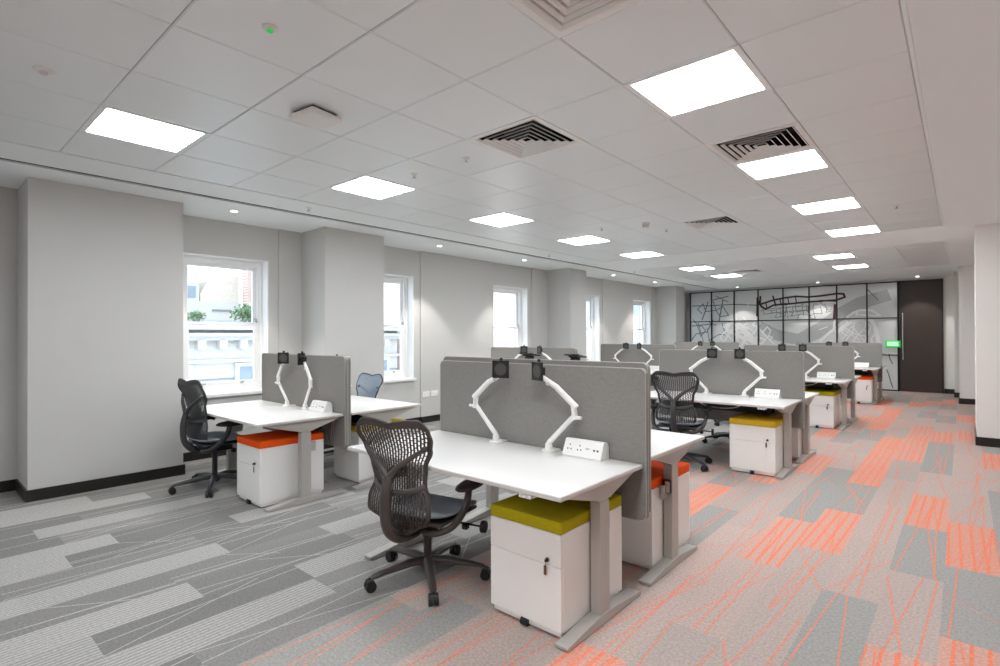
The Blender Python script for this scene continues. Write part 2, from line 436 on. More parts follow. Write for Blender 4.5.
for F in (F1, F2):
    for a, b, yy0, yy1 in ((xl-.018, xl, F[0]-.018, F[-1]+.018), (xr, xr+.018, F[0]-.018, F[-1]+.018)): tr.box(a, b, yy0, yy1, CEIL-.006, CEIL+.004, .002, 1)
    tr.box(xl, xr, F[0]-.018, F[0], CEIL-.006, CEIL+.004, .002, 1); tr.box(xl, xr, F[-1], F[-1]+.018, CEIL-.006, CEIL+.004, .002, 1)
struct(tr.build('trim_4', M['soffit']))

def tile_rect(F, k, j): return TX[k+1], TX[k], F[j], F[j+1]
lp = empty('ceiling_light')
hw, hd = .302, .303
f = MB()
for a, b, cc, d in ((-hw, hw, -hd, -.27), (-hw, hw, .27, hd), (-hw, -.27, -.27, .27), (.27, hw, -.27, .27)): f.box(a, b, cc, d, -.002, .02)
f.build('light_frame', M['soffit'], lp); MB().box(-.27, .27, -.27, .27, .004, .014).build('diffuser', M['panel'], lp)
KL = Kind(lp)
def light(F, k, j, label, grp):
    a, b, y0, y1 = tile_rect(F, k, j); KL.place(((a+b)/2, (y0+y1)/2, CEIL), 0, label, 'ceiling light', grp)
nth = ['', 'nearest', 'second', 'third', 'fourth', 'fifth']
for i, (k, j) in enumerate(L1): 
    light(F1, k, j, 'square white LED ceiling panel of the left row, out of view behind the camera' if i < 2 else 'square lit LED ceiling panel, %s from the camera in the left row by the windows' % nth[i-1], 'left row of ceiling panels')  # the pair behind the camera is added fill light
for i, (k, j) in enumerate(R1):
    lab = (['square white LED ceiling panel of the aisle row, out of view behind the camera']*4+['square white LED ceiling panel of the aisle row, overhead above the frame', 'large lit LED ceiling panel, nearest in the right row over the aisle',
           'lit LED ceiling panel in the aisle row just behind a square air vent', 'lit LED ceiling panel, third in the aisle row', 'lit LED ceiling panel, fourth in the aisle row before the plain band'])[i]
    light(F1, k, j, lab, 'aisle row of ceiling panels')  # panels behind the camera are added to brighten faces turned this way
for i, (k, j) in enumerate(L2): light(F2, k, j, ['lit LED ceiling panel in the left row just past the plain band', 'last lit LED ceiling panel of the left row, by the glass wall'][i], 'left row of ceiling panels')
for i, (k, j) in enumerate(R2): light(F2, k, j, ['small far lit LED ceiling panel in the aisle row just past the plain band', 'farthest lit LED ceiling panel of the aisle row, by the door'][i], 'aisle row of ceiling panels')

def make_vent(dark):
    v = empty('air_vent')
    f = MB()
    for a, b, cc, d in ((-.301, .301, -.302, -.265), (-.301, .301, .265, .302), (-.301, -.265, -.265, .265), (.265, .301, -.265, .265)): f.box(a, b, cc, d, -.003, .012)
    f.build('vent_frame', M['vent'], v)
    bk = MB()
    bk.box(-.27, .27, -.27, .27, .135, .145)
    for a, b, cc, d in ((-.27, .27, -.275, -.268), (-.27, .27, .268, .275), (-.275, -.268, -.27, .27), (.268, .275, -.27, .27)): bk.box(a, b, cc, d, .008, .14)
    bk.build('vent_box', M['ventdark'] if dark else M['vent'], v)
    for i in range(6):
        ro = .262-.043*i; ri = ro-.013; m = MB()
        zo, zi = -.004, .010
        for (zA, zB) in ((0, 0),):
            P = [(-1, -1), (1, -1), (1, 1), (-1, 1)]
            lo = [m._pts([(p[0]*ro, p[1]*ro, zo)])[0] for p in P]; lo2 = [m._pts([(p[0]*(ro-.004), p[1]*(ro-.004), zo)])[0] for p in P]
            hi = [m._pts([(p[0]*ri, p[1]*ri, zi)])[0] for p in P]; hi2 = [m._pts([(p[0]*(ri-.003), p[1]*(ri-.003), zi)])[0] for p in P]
            for q in range(4):
                n = (q+1) % 4
                m.bm.faces.new((lo[q], lo[n], hi[n], hi[q])); m.bm.faces.new((lo2[q], lo2[n], hi2[n], hi2[q]))
                m.bm.faces.new((lo[q], lo[n], lo2[n], lo2[q])); m.bm.faces.new((hi[q], hi[n], hi2[n], hi2[q]))
        m.build('louvre', M['vent'], v)
    return v
KV = Kind(make_vent(True)); KVW = Kind(make_vent(False))
def vent(F, k, j, label, kind=None):
    a, b, y0, y1 = tile_rect(F, k, j); (kind or KV).place(((a+b)/2, (y0+y1)/2, CEIL), 0, label, 'air vent', 'square ceiling diffusers')
vent(F1, *V1[0], 'square louvred ceiling air vent with dark slots, nearest in the middle of the ceiling')
vent(F1, *V1[1], 'square louvred ceiling air vent between two lit panels of the aisle row')
vent(F1, *V1[2], 'square ceiling air vent, small and farther off in the middle of the ceiling')
vent(F1, *V1[3], 'pale square ceiling diffuser cut by the top edge of the photo', KVW)
vent(F2, *V2[0], 'farthest square ceiling air vent, a thin sliver near the glass wall')

# small ceiling devices
ap = empty('wifi_access_point', (-2.985, 1.70, CEIL), math.radians(8))
MB().box(-.115, .115, -.115, .115, -.052, -.016, .018, 4).build('cover', M['ap'], ap, True); MB().box(-.09, .09, -.09, .09, -.018, 0, .004, 1).build('mount_plate', M['black'], ap)
tag(ap, 'white rounded square wireless access point hanging from the ceiling tiles', 'access point')
d = empty('ceiling_sensor', (-3.54, .50, CEIL))
MB().lathe((0, 0, 0), [(.045, 0), (.045, -.006), (.03, -.012), (.0, -.012)][:3]).build('sensor_ring', M['ap'], d, True); MB().lathe((0, 0, 0), [(.018, -.010), (.018, -.022), (.008, -.026)]).build('sensor_eye', M['armgrey'], d, True)
tag(d, 'small round grey ceiling sensor near the top left corner', 'sensor')
d = empty('emergency_light', (-2.305, 1.094, CEIL))
MB().lathe((0, 0, 0), [(.035, 0), (.035, -.006), (.022, -.014)]).build('ring', M['ap'], d, True); MB().ellipsoid((0, 0, -.016), .015, .015, .010).build('indicator', M['green_led'], d, True)
tag(d, 'small round ceiling fitting with a green indicator light', 'emergency light')
d = empty('smoke_detector', (-2.91, 6.04, CEIL))
MB().lathe((0, 0, 0), [(.05, 0), (.05, -.014), (.045, -.02)]).build('detector_base', M['ap'], d, True); MB().lathe((0, 0, 0), [(.036, -.02), (.04, -.035), (.036, -.052), (.015, -.056)]).build('detector_head', M['armgrey'], d, True)
tag(d, 'white ceiling smoke detector hanging beyond the middle air vent', 'smoke detector')
s = empty('sprinkler')
MB().lathe((0, 0, 0), [(.03, 0), (.03, -.004), (.014, -.010)]).build('escutcheon', M['ap'], s, True); MB().lathe((0, 0, 0), [(.006, -.008), (.007, -.028), (.016, -.030), (.016, -.033)]).build('sprinkler_head', M['chrome'], s, True)
KS = Kind(s)
for (x, y, lab) in ((-5.25, 2.905, 'small sprinkler head on the plain ceiling strip beside the dark slot, nearest the camera'), (-2.878, 2.90, 'small sprinkler head on a tile beside the nearest dark vent'),
                    (-3.489, 2.894, 'small sprinkler head between the second left light panel and the vent'), (-3.464, 5.94, 'small sprinkler head on a tile left of the smoke detector'),
                    (-2.874, 6.56, 'small sprinkler head on a tile right of the smoke detector'), (-5.27, 7.3, 'small sprinkler head on the plain strip above the third window'), (-5.27, 10.4, 'farthest sprinkler head on the plain strip by the dark slot'),
                    (-.52, 7.0, 'small dark sprinkler head on the right ceiling tiles beyond the aisle lights')):
    KS.place((x, y, CEIL), 0, lab, 'sprinkler', 'ceiling sprinklers')
dl = empty('downlight')
MB().lathe((0, 0, 0), [(.055, .0), (.055, -.004), (.045, -.005)]).build('downlight_ring', M['ap'], dl, True); MB().lathe((0, 0, 0), [(.036, -.004), (.036, -.0065), (.02, -.0065)]).build('lens', M['lens'], dl)
lo = bpy.data.objects.new('lamp', bpy.data.lights.new('lamp', 'SPOT')); C.objects.link(lo); lo.parent = dl
lo.data.energy = SPOT; lo.data.spot_size = math.radians(84); lo.data.spot_blend = .35; lo.data.shadow_soft_size = .035; lo.location = (0, 0, -.02); lo.data.color = (1, .96, .9)
KD = Kind(dl)
for (x, y, lab) in ((-5.97, 2.43, 'recessed ceiling downlight above the nearest window'), (-5.97, 5.44, 'recessed ceiling downlight above the second window'), (-5.97, 7.5, 'recessed ceiling downlight above the third window'),
                    (-5.97, 10.75, 'recessed ceiling downlight above the fourth window'), (-5.97, 12.9, 'recessed ceiling downlight above the fifth window'),
                    (-4.85, 15.85, 'recessed downlight at the left of the glass map wall'), (-2.85, 15.9, 'recessed downlight above the middle of the glass map wall'), (-.80, 15.9, 'recessed downlight in front of the dark door')):
    dlo = KD.place((x, y, CEIL), 0, lab, 'downlight', 'recessed downlights')
    if y > 15:
        for c in dlo.children:
            if c.type == 'LIGHT': c.data = c.data.copy(); c.data.energy = SPOT*.55

# ------------------------------------------------------------------ windows
def make_window(n, a, b):
    wdw = struct(empty('window_%d' % n)); h = (a+b)/2
    wdw.location = (BX, h, ZB); hw = (b-a)/2; H = ZT-ZB
    r = MB()   # lining of the reveal and sill board
    r.box(-.30, .002, -hw, -hw+.012, 0, H); r.box(-.30, .002, hw-.012, hw, 0, H); r.box(-.30, .002, -hw+.012, hw-.012, H-.012, H)
    r.build('reveal', M['white_gloss'], wdw)
    MB().box(-.30, .045, -hw-.02, hw+.02, -.002, .035, .004).build('sill', M['white_gloss'], wdw)
    x0, x1 = -.245, -.15
    f = MB(); e = hw-.012; fr = .055
    f.box(x0, x1, -e, -e+fr, .035, H-.012); f.box(x0, x1, e-fr, e, .035, H-.012); f.box(x0, x1, -e+fr, e-fr, H-.072, H-.012); f.box(x0, x1, -e+fr, e-fr, .035, .075)
    f.box(x1, x1+.014, -e, -e+fr-.02, .035, H-.012); f.box(x1, x1+.014, e-fr+.02, e, .035, H-.012); f.box(x1, x1+.014, -e+fr-.02, e-fr+.02, H-.05, H-.012)
    f.build('window_frame', M['white_gloss'], wdw)
    i = e-fr+.002; zm = 1.56-ZB
    def sash(name, xa, xb, z0, z1, rb, rt):
        s = MB(); st = .045
        s.box(xa, xb, -i, -i+st, z0, z1, .003, 1); s.box(xa, xb, i-st, i, z0, z1, .003, 1)
        s.box(xa+.0005, xb-.0005, -i+st-.003, i-st+.003, z0, z0+rb); s.box(xa+.0005, xb-.0005, -i+st-.003, i-st+.003, z1-rt, z1)
        so = s.build(name, M['white_gloss'], wdw)
        MB().box((xa+xb)/2-.003, (xa+xb)/2+.003, -i+st-.004, i-st+.004, z0+rb-.004, z1-rt+.004).build('pane', M['glass'], so)
        return so
    sash('upper_sash', -.235, -.20, zm-.012, H-.07, .032, .045)
    so = sash('lower_sash', -.192, -.155, .078, zm+.022, .085, .035)
    for yy in (-.22, .22): MB().box(-.156, -.135, yy-.022, yy+.022, .135, .150, .004).build('sash_lift', M['chrome'], so)
    MB().box(-.192, -.165, i-.03, i-.008, zm+.022, zm+.07, .004).build('latch', M['chrome'], so)
    return wdw
for i, (a, b) in enumerate(WIN): make_window(i+1, a, b)

# ------------------------------------------------------------------ desks
def make_desk(h, rear_edge, fe=-.43):
    d = empty('desk')
    MB().box(-.80, .80, fe, rear_edge, h-.022, h, .003, 2).build('tabletop', M['desk'], d, 30)
    eb = MB()
    eb.box(-.8015, .8015, fe-.0015, rear_edge+.0015, h-.0225, h-.0035, .002, 1); eb.build('edge_band', M['desk_edge'], d)
    zt = h-.023
    for sx in (1, -1):
        x = .735*sx
        px = MB().box(x-.028, x+.028, -.045, .045, .03, zt-.10, .003, 1); leg = px.build('leg', M['frame'], d)
        MB().box(x-.025, x+.025, -.041, .041, zt-.104, zt-.05, .002, 1).build('inner_column', M['frame'], leg)
        MB().prism([(-.335, zt), (-.335, zt-.016), (-.07, zt-.085), (-.055, zt-.092), (.055, zt-.092), (.07, zt-.085), (.31, zt-.016), (.31, zt)], 'x', x-.03, x+.03).build('top_bracket', M['frame'], leg)
        MB().prism([(-.33, .004), (-.33, .018), (-.325, .022), (-.06, .050), (.06, .050), (.355, .022), (.36, .018), (.36, .004)], 'x', x-.034, x+.034).build('foot', M['frame'], leg)
        mp = MB().box(x-.012*sx-.008, x-.012*sx+.008, .045, .105, .42, .50, .002, 1); mp.build('mount_plate', M['frame'], leg)
        gl = MB()
        for yy in (-.29, .32): gl.cyl((x, yy, 0), (x, yy, .006), .014)
        gl.build('glide', M['black'], leg)
    MB().box(-.69, .69, -.03, .03, zt-.045, zt-.002).build('crossbeam', M['tray'], d)
    tr = MB().box(-.55, .55, .12, .135, zt-.13, zt-.01).box(-.55, .55, .12, .27, zt-.135, zt-.125).box(-.55, .55, .257, .27, zt-.13, zt-.06); tr.build('cable_tray', M['tray'], d)
    sw = MB().box(.60-.035, .60+.035, fe+.005, fe+.08, zt-.022, zt-.001, .003, 1); swo = sw.build('height_switch', M['socketbox'], d)
    b = MB().box(.578, .592, fe+.0025, fe+.006, zt-.016, zt-.007).box(.606, .620, fe+.0025, fe+.006, zt-.016, zt-.007); b.build('switch_button', M['armgrey'], swo)
    return d
HF, HR = .716, .738
deskF, deskR, deskA = make_desk(HF, .33), make_desk(HF, .42, -.385), make_desk(HR, .42, -.385)
for dk, ps in ((deskF, [(.50, .302, .62), (.56, .310, .50), (.60, .314, .42), (.63, .310, .47), (.66, .302, .62)]),):
    cb = MB()
    cb.tube(spline(ps), .004, 8); cb.tube(spline([(p[0]+.02, p[1]+.009, p[2]+.03) for p in ps]), .004, 8)
    cb.build('cable', M['cable'], dk, True)
KDF, KDR, KDA = Kind(deskF), Kind(deskR), Kind(deskA)
# privacy screens
def make_screen(z0, z1):
    s = empty('privacy_screen')
    pr = rrect(-.80, .805, z0, z1, .035)
    MB().prism(pr, 'y', -.0125, .0125).build('panel', M['screen'], s, 30)
    e = MB()
    for yy in (-.0125, .0125):
        pts = [(p[0], yy, p[1]) for p in pr]; pts.append(pts[0]); e.tube(pts, .0028, 6, side=Vector((0, 1, 0)), cap=False)
    e.build('piping', M['piping'], s, True)
    for x in (-.45, .45):
        MB().box(x-.03, x+.03, -.035, .016, .66, .69, .002, 1).build('clamp', M['frame'], s)
    return s
KSF, KSR, KSA = Kind(make_screen(.41, 1.222)), Kind(make_screen(.41, 1.222)), Kind(make_screen(.435, 1.250))

# monitor arms. sgn -1: elbow swings left, +1 right
def make_arm(sgn, head, yaw, tilt=0, hz=.475, ex=1):
    a = empty('monitor_arm')
    b = MB().lathe((0, 0, 0), [(.045, 0), (.047, .005), (.045, .011), (.024, .015), (.020, .045), (.016, .052)]); b.build('arm_base', M['armw'], a, True)
    MB().box(-.04, .04, .0, .075, .0005, .010, .003, 1).build('clamp', M['armw'], a)
    E = Vector((.185*sgn*ex, 0, .235)); E2 = Vector((.175*sgn*ex, 0, .285)); Hd = Vector((head, -.03, hz))
    l = MB()
    l.tube([(0, 0, .035), (.004*sgn, 0, .055), E*.97+Vector((0, 0, -.0))], [(.014, .018), (.013, .017), (.0115, .015)], 12, Vector((0, 1, 0)))
    l.build('lower_arm', M['armw'], a, 50)
    j = MB(); j.cyl(E+Vector((0, 0, -.028)), E2+Vector((.0, 0, .010)), .017); j.cyl(E+Vector((.012*sgn, -.004, -.015)), E+Vector((.045*sgn, -.004, -.015)), .010, seg=12)
    j.build('elbow', M['armw'], a, 50)
    uarm = MB(); uarm.tube([E2+Vector((.02*sgn, 0, -.01)), E2.lerp(Hd, .5)+Vector((0, 0, .006)), Hd+Vector((0, .012, -.03))], [(.0145, .020), (.013, .018), (.010, .013)], 12, Vector((0, 1, 0)))
    uo = uarm.build('upper_arm', M['armw'], a, 50)
    dd = (E2-Hd).normalized(); q = Hd + dd*.075
    MB().ellipsoid(q+Vector((0, -.004, -.022)), .018, .012, .012).build('tension_knob', M['armgrey'], uo, True)
    T = Matrix.Translation(Hd) @ Matrix.Rotation(yaw, 4, 'Z') @ Matrix.Rotation(tilt, 4, 'X')
    hd = MB(); hd.box(-.024, .024, -.012, .024, -.024, .024, .006, 2, T); ho = hd.build('tilt_head', M['black'], a)
    kb = MB().box(-.010, .010, -.016, .0, .050, .072, .004, 1, T); 
    pl = MB(); q = .047
    # vesa plate: four arms round a disc with a hole at each corner
    pl.prism([( .044*math.cos(k*PI/12), .044*math.sin(k*PI/12)) for k in range(24)], 'z', 0, .006, T @ Matrix.Translation((0, -.016, 0)) @ Matrix.Rotation(PI/2, 4, 'X'))
    for sx in (-1, 1):
        for sz in (-1, 1): pl.cyl(T @ Vector((sx*q*.93, -.022, sz*q*.93)), T @ Vector((sx*q*.93, -.016, sz*q*.93)), .0125, seg=12)
    for k in range(4):
        c0, s0 = math.cos(k*PI/2), math.sin(k*PI/2)
        pl.box(-q-.006, q+.006, -.023, -.015, q-.012, q+.008, .002, 1, T @ Matrix.Rotation(k*PI/2, 4, 'Y'))
        pl.box(-.010, .010, -.0225, -.0155, .038, q*1.32, .001, 1, T @ Matrix.Rotation(PI/4+k*PI/2, 4, 'Y'))
    po = pl.build('mounting_plate', M['black'], a)
    MB().prism([(.038*math.cos(k*PI/12), .038*math.sin(k*PI/12)) for k in range(24)], 'z', .0065, .0085, T @ Matrix.Translation((0, -.016, 0)) @ Matrix.Rotation(PI/2, 4, 'X')).build('plate_disc', M['disc'], po)
    kb.build('plate_catch', M['black'], po)
    return a
R = math.radians
KA = {'l': Kind(make_arm(-1, .075, R(24))), 'r': Kind(make_arm(1, -.035, R(12))), 'rt': Kind(make_arm(1, -.04, R(-18))), 'lt': Kind(make_arm(-1, -.0, R(40))), 'rs': Kind(make_arm(.55, .02, R(-62))),
      'flat': Kind(make_arm(1, -.04, 0, R(-80), .515)), 'low': Kind(make_arm(-1, .06, R(5), 0, .437))}
# socket box
def make_socket():
    s = empty('socket_box')
    prof = [(-.045, 0), (-.048, .008), (-.012, .088), (-.004, .094), (.018, .094), (.034, .086), (.043, .066), (.045, 0)]
    bm = MB().prism(prof, 'x', -.125, .125); bm.build('housing', M['socketbox'], s)
    ang = math.atan2(.08, .036); 
    def on(x, k): return Vector((x, -.048+.036*k-.0012, .008+.08*k-.0005))
    for i, x in enumerate((-.085, -.02)):
        m = MB()
        for (dx, k) in ((0, .70), (-.011, .42), (.011, .42)):
            p = on(x+dx, k); m.box(p.x-.003, p.x+.003, p.y-.0006, p.y+.003, p.z-.004, p.z+.004)
        m.build('socket', M['dark_hole'], s)
    p = on(.032, .55); MB().box(p.x-.012, p.x+.012, p.y-.0006, p.y+.003, p.z-.006, p.z+.006).build('data_port', M['armgrey'], s)
    for dx in (.075, .097): p = on(dx, .5); MB().box(p.x-.006, p.x+.006, p.y-.0006, p.y+.003, p.z-.006, p.z+.006).build('data_port', M['dark_hole'], s)
    return s
KB = Kind(make_socket())
# drawer pedestal with seat cushion; the front faces -y
def make_ped():
    p = empty('drawer_pedestal'); w = .2175; D = .57
    MB().box(-w, w, -.265, D-.285, .035, .487, .003, 1).build('cabinet_body', M['ped'], p)
    MB().box(-w+.012, w-.012, -.27, D-.30, .012, .036).build('plinth', M['ped'], p)
    up_ = MB().box(-w+.001, w-.001, -.287, -.264, .337, .486, .003, 1).build('drawer', M['ped'], p)
    lw = MB().box(-w+.001, w-.001, -.287, -.264, .040, .3345, .003, 1).build('drawer', M['ped'], p)
    lk = MB().cyl((.145, -.286, .362), (.145, -.294, .362), .011, seg=16); lo = lk.build('lock', M['chrome'], up_)
    k = MB().box(.141, .149, -.312, -.292, .355, .369, .002, 1).box(.158, .150, -.306, -.302, .357, .367); k.build('key', M['black'], lo)
    k2 = MB().box(.128, .142, -.300, -.296, .290, .335, .003, 1).cyl((.138, -.298, .335), (.142, -.300, .358), .002, seg=6); k2.build('key_fob', M['brass'], lo)
    cs = MB().cyl((-.018, -.275, .022), (.018, -.275, .022), .022).box(-.012, .012, -.290, -.255, .022, .040); cs.build('caster', M['black'], p)
    for xx in (-.18, .18):
        MB().cyl((xx-.012, .2, .018), (xx+.012, .2, .018), .018).build('caster', M['black'], p)
    cu = MB().box(-w-.001, w+.001, -.287, D-.285, .4875, .545, .008, 3); cu.build('cushion', M['cush_olive'], p, 50)
    return p
pedproto = make_ped(); KP = {'olive': Kind(pedproto)}
for cname in ('orange', 'yellow'):
    q = copy_tree(pedproto); recolour(q, ('cushion',), M['cush_'+cname]); KP[cname] = Kind(q)

# ------------------------------------------------------------------ task chairs, facing +y
def make_chair(plastic, back_m, lift, phase, dyb=0):
    ch = empty('task_chair')
    zb, zh = .362, .635
    WK = [(0, .085), (.06, .150), (.2, .203), (.3, .203), (.46, .168), (.6, .182), (.76, .222), (.9, .243), (1, .236)]
    YK = [(0, -.245), (.2, -.305), (.45, -.285), (.7, -.302), (1, -.350)]
    def P(s, t):
        w = lerpk(WK, t); a = abs(s)
        k = min(1, max(0, (t-.6)/.4)); k = k*k
        top = (-.022*(1-a/.72)**2 if a < .72 else -.050*((a-.72)/.28)**2)
        low = .035*a*a*max(0, 1-t/.25)
        return Vector((s*w, lerpk(YK, t)+(.036-.01*t)*s*s, zb+zh*t+top*k+low))
    ncol, nrow = 21, 22
    S = [-1, -.94]; kinds_c = ['e']
    wd = 1.88/(ncol+(ncol+1)*.72)
    p = -.94
    for i in range(ncol):
        p += wd*.72; S.append(p); kinds_c.append('r'); p += wd; S.append(p); kinds_c.append('h')
    S += [.94, 1]; kinds_c += ['r', 'e']
    Tn = [0, .03]; kinds_r = ['e']; p = .03; per = .93/nrow
    for j in range(nrow):
        for ww, kk in ((.12, 'A'), (.38, 'h'), (.12, 'B'), (.38, 'h')): p += per*ww; Tn.append(p); kinds_r.append(kk)
    Tn += [1]; kinds_r += ['e']
    b = MB(); V = [[b.bm.verts.new(P(s, t)) for s in S] for t in Tn]
    for r, kr in enumerate(kinds_r):
        ci = -1
        for c, kc in enumerate(kinds_c):
            hole = False
            if kc == 'h':
                ci += 1
                t = (Tn[r]+Tn[r+1])/2
                hole = kr == 'h' or (kr == 'B' and ci % 2 == 0) or (kr == 'A' and ci % 2 == 1)
                if kr != 'e' and r in (1, len(kinds_r)-2): hole = False
            if not hole: b.bm.faces.new((V[r][c], V[r][c+1], V[r+1][c+1], V[r+1][c]))
    bo = b.build('backrest', back_m, ch); sm = bo.modifiers.new('thickness', 'SOLIDIFY'); sm.thickness = .006; sm.offset = 0
    loop = [P(-1+2*k/24, 0) for k in range(24)]+[P(1, k/40) for k in range(40)]+[P(1-2*k/32, 1) for k in range(32)]+[P(-1, 1-k/40) for k in range(41)]
    rim = MB(); rim.tube(loop, .0075, 8, side=Vector((0, 1, 0)), cap=False); rim.build('rim', plastic, bo, True)
    sp = MB()
    sp.tube(spline([(0, -.02, .345), (0, -.16, .335), (0, -.285, .355), (0, -.365, .44), (0, -.380, .58), (0, -.354, .705)], 5),
            [(.040-.012*i/25, .024) for i in range(26)], 14)
    for sx in (-1, 1):
        sp.tube(spline([(0, -.357, .685), (.05*sx, -.352, .745), (.115*sx, -.337, .795), (.186*sx, -.305, .845)], 5), [(.022-.011*i/15, .018-.008*i/15) for i in range(16)], 12)
        sp.ellipsoid((.188*sx, -.297, .847), .017, .022, .017, 12)
    sp.build('spine', plastic, ch, True)
    lb = MB(); lb.tube(spline([(-.168, -.256, .640), (-.10, -.305, .622), (0, -.335, .615), (.10, -.305, .622), (.168, -.256, .640)], 6), [(.007, .016)]*25, 10, side=Vector((0, 1, 0)))
    lb.build('lumbar_band', plastic, ch, True)
    # seat
    st = MB(); nr, ns = 8, 40; rings = []
    for top in (1, 0):
        rr = []
        for i in range(nr+1):
            q = i/nr; ring = []
            for k in range(ns):
                a = 2*PI*k/ns; ca, sa = math.cos(a), math.sin(a); e = .62
                x = .245*q*math.copysign(abs(ca)**e, ca); y = .235*q*math.copysign(abs(sa)**e, sa)
                z = .450+.012*(x/.245)**2-.028*max(0, y/.235)**2.5*1.0 + .012*max(0, -y/.235)**2 - (0 if top else .03*(1-q**6)+.006)
                ring.append(st.bm.verts.new((x, y+.035, z)))
            rr.append(ring)
        rings.append(rr)
    for rr in rings:
        for i in range(nr):
            for k in range(ns): 
                try: st.bm.faces.new((rr[i][k], rr[i][(k+1) % ns], rr[i+1][(k+1) % ns], rr[i+1][k]))
                except ValueError: pass
    for k in range(ns): st.bm.faces.new((rings[0][nr][k], rings[0][nr][(k+1) % ns], rings[1][nr][(k+1) % ns], rings[1][nr][k]))
    bmesh.ops.remove_doubles(st.bm, verts=st.bm.verts, dist=1e-5)
    st.build('seat', M['seat'], ch, 50)
    MB().box(-.205, .205, -.17, .225, .398, .418, .008, 2).build('seat_pan', plastic, ch)
    MB().box(-.085, .085, -.12, .13, .325, .400, .015, 2).build('mechanism', M['black'], ch)
    for sx in (-1, 1):
        a = MB(); a.tube(spline([(.07*sx, -.13, .355), (.17*sx, -.145, .365), (.245*sx, -.10, .405), (.276*sx, -.03, .490), (.278*sx, .01, .585)], 6), [(.033-.013*i/24, .019) for i in range(25)], 12, side=Vector((0, 1, 0)))
        ao = a.build('arm', plastic, ch, True)
        MB().box((.278-.045)*sx, (.278+.045)*sx, -.06, .10, .582, .608, .012, 3).ellipsoid((.278*sx, .03, .600), .056, .150, .027).build('arm_pad', M['black'] if plastic is M['chair_graph'] else plastic, ao, 60)
    lv = MB().cyl((.07, .06, .360), (.315, .085, .350), .006, seg=8).box(.20, .235, .05, .085, .325, .356, .005, 1); lo = lv.build('lever', M['black'], ch)
    MB().cyl((.315, .085, .350), (.338, .087, .350), .034, seg=20).build('knob', M['black'], lo)
    for o in ch.children:
        o.location.z = lift
        if o.name.split('.')[0] in ('backrest', 'lumbar_band'): o.location.y = dyb
        if o.name.split('.')[0] == 'spine': o.location.y = dyb
    MB().lathe((0, 0, 0), [(.024, .06), (.024, .27+lift), (.030, .28+lift), (.030, .335+lift)], 18).build('gas_column', plastic, ch, True)
    bs = MB(); bs.lathe((0, 0, 0), [(.03, .055), (.045, .07), (.045, .115), (.034, .125)], 20)
    cas = []
    for k in range(5):
        a = R(phase+72*k); dx, dy = math.cos(a), math.sin(a); sd = Vector((-dy, dx, 0))
        bs.tube([(dx*.02, dy*.02, .105), (dx*.12, dy*.12, .104), (dx*.26, dy*.26, .086), (dx*.325, dy*.325, .074), (dx*.34, dy*.34, .060)], [(.032, .024), (.030, .022), (.023, .015), (.019, .012), (.012, .01)], 12, side=sd)
        cas.append((a, dx, dy, sd))
    bo = bs.build('base', plastic, ch, True)
    for a, dx, dy, sd in cas:
        cpos = Vector((dx*.34, dy*.34, .029)); off = Vector((dx, dy, 0))*.0
        m = MB()
        for q in (-1, 1): m.cyl(cpos+off+sd*q*.006, cpos+off+sd*q*.026, .029, seg=20)
        m.tube([cpos+Vector((0, 0, .012)), cpos+Vector((0, 0, .045))], .009, 8)
        m.tube([cpos-sd*.024+Vector((0, 0, .022)), cpos+sd*.024+Vector((0, 0, .022))], [(.022, .014)]*2, 10, side=Vector((dx, dy, 0)))
        m.build('caster', M['caster'], bo, 40)
    return ch
chT = make_chair(M['chair_taupe'], M['chair_taupe'], -.035, -50)
chG = make_chair(M['chair_graph'], M['chair_graph'], .02, -32, .105)
chB = make_chair(M['chair_graph'], M['chair_blue'], -.045, -14, .06)
tag(chT, 'taupe mesh-back task chair in the foreground at the front aisle bench', 'office chair', 'task chairs'); chT.location = (-2.355, 2.045, 0); chT.rotation_euler = (0, 0, R(14))
KC = Kind(chG)
KC.place((-5.255, 1.965, 0), R(4), 'dark grey task chair with slate seat beside the nearest window, seen side-on', 'office chair', 'task chairs')
tag(chB, 'task chair with a pale blue-grey back showing above the far side of the window bench', 'office chair', 'task chairs'); chB.location = (-5.32, 3.47, 0); chB.rotation_euler = (0, 0, R(180))
KC.place((-2.32, 5.60, 0), R(10), 'graphite mesh-back task chair at the second aisle bench, half hidden by the front screen', 'office chair', 'task chairs')
KC.place((-2.26, 7.13, 0), R(176), 'dark task chair whose star base shows behind the mustard-topped pedestal', 'office chair', 'task chairs')
KC.place((-2.67, 8.62, 0), R(-20), 'dark task chair of the third aisle bench, only a caster showing under the desk', 'office chair', 'task chairs')

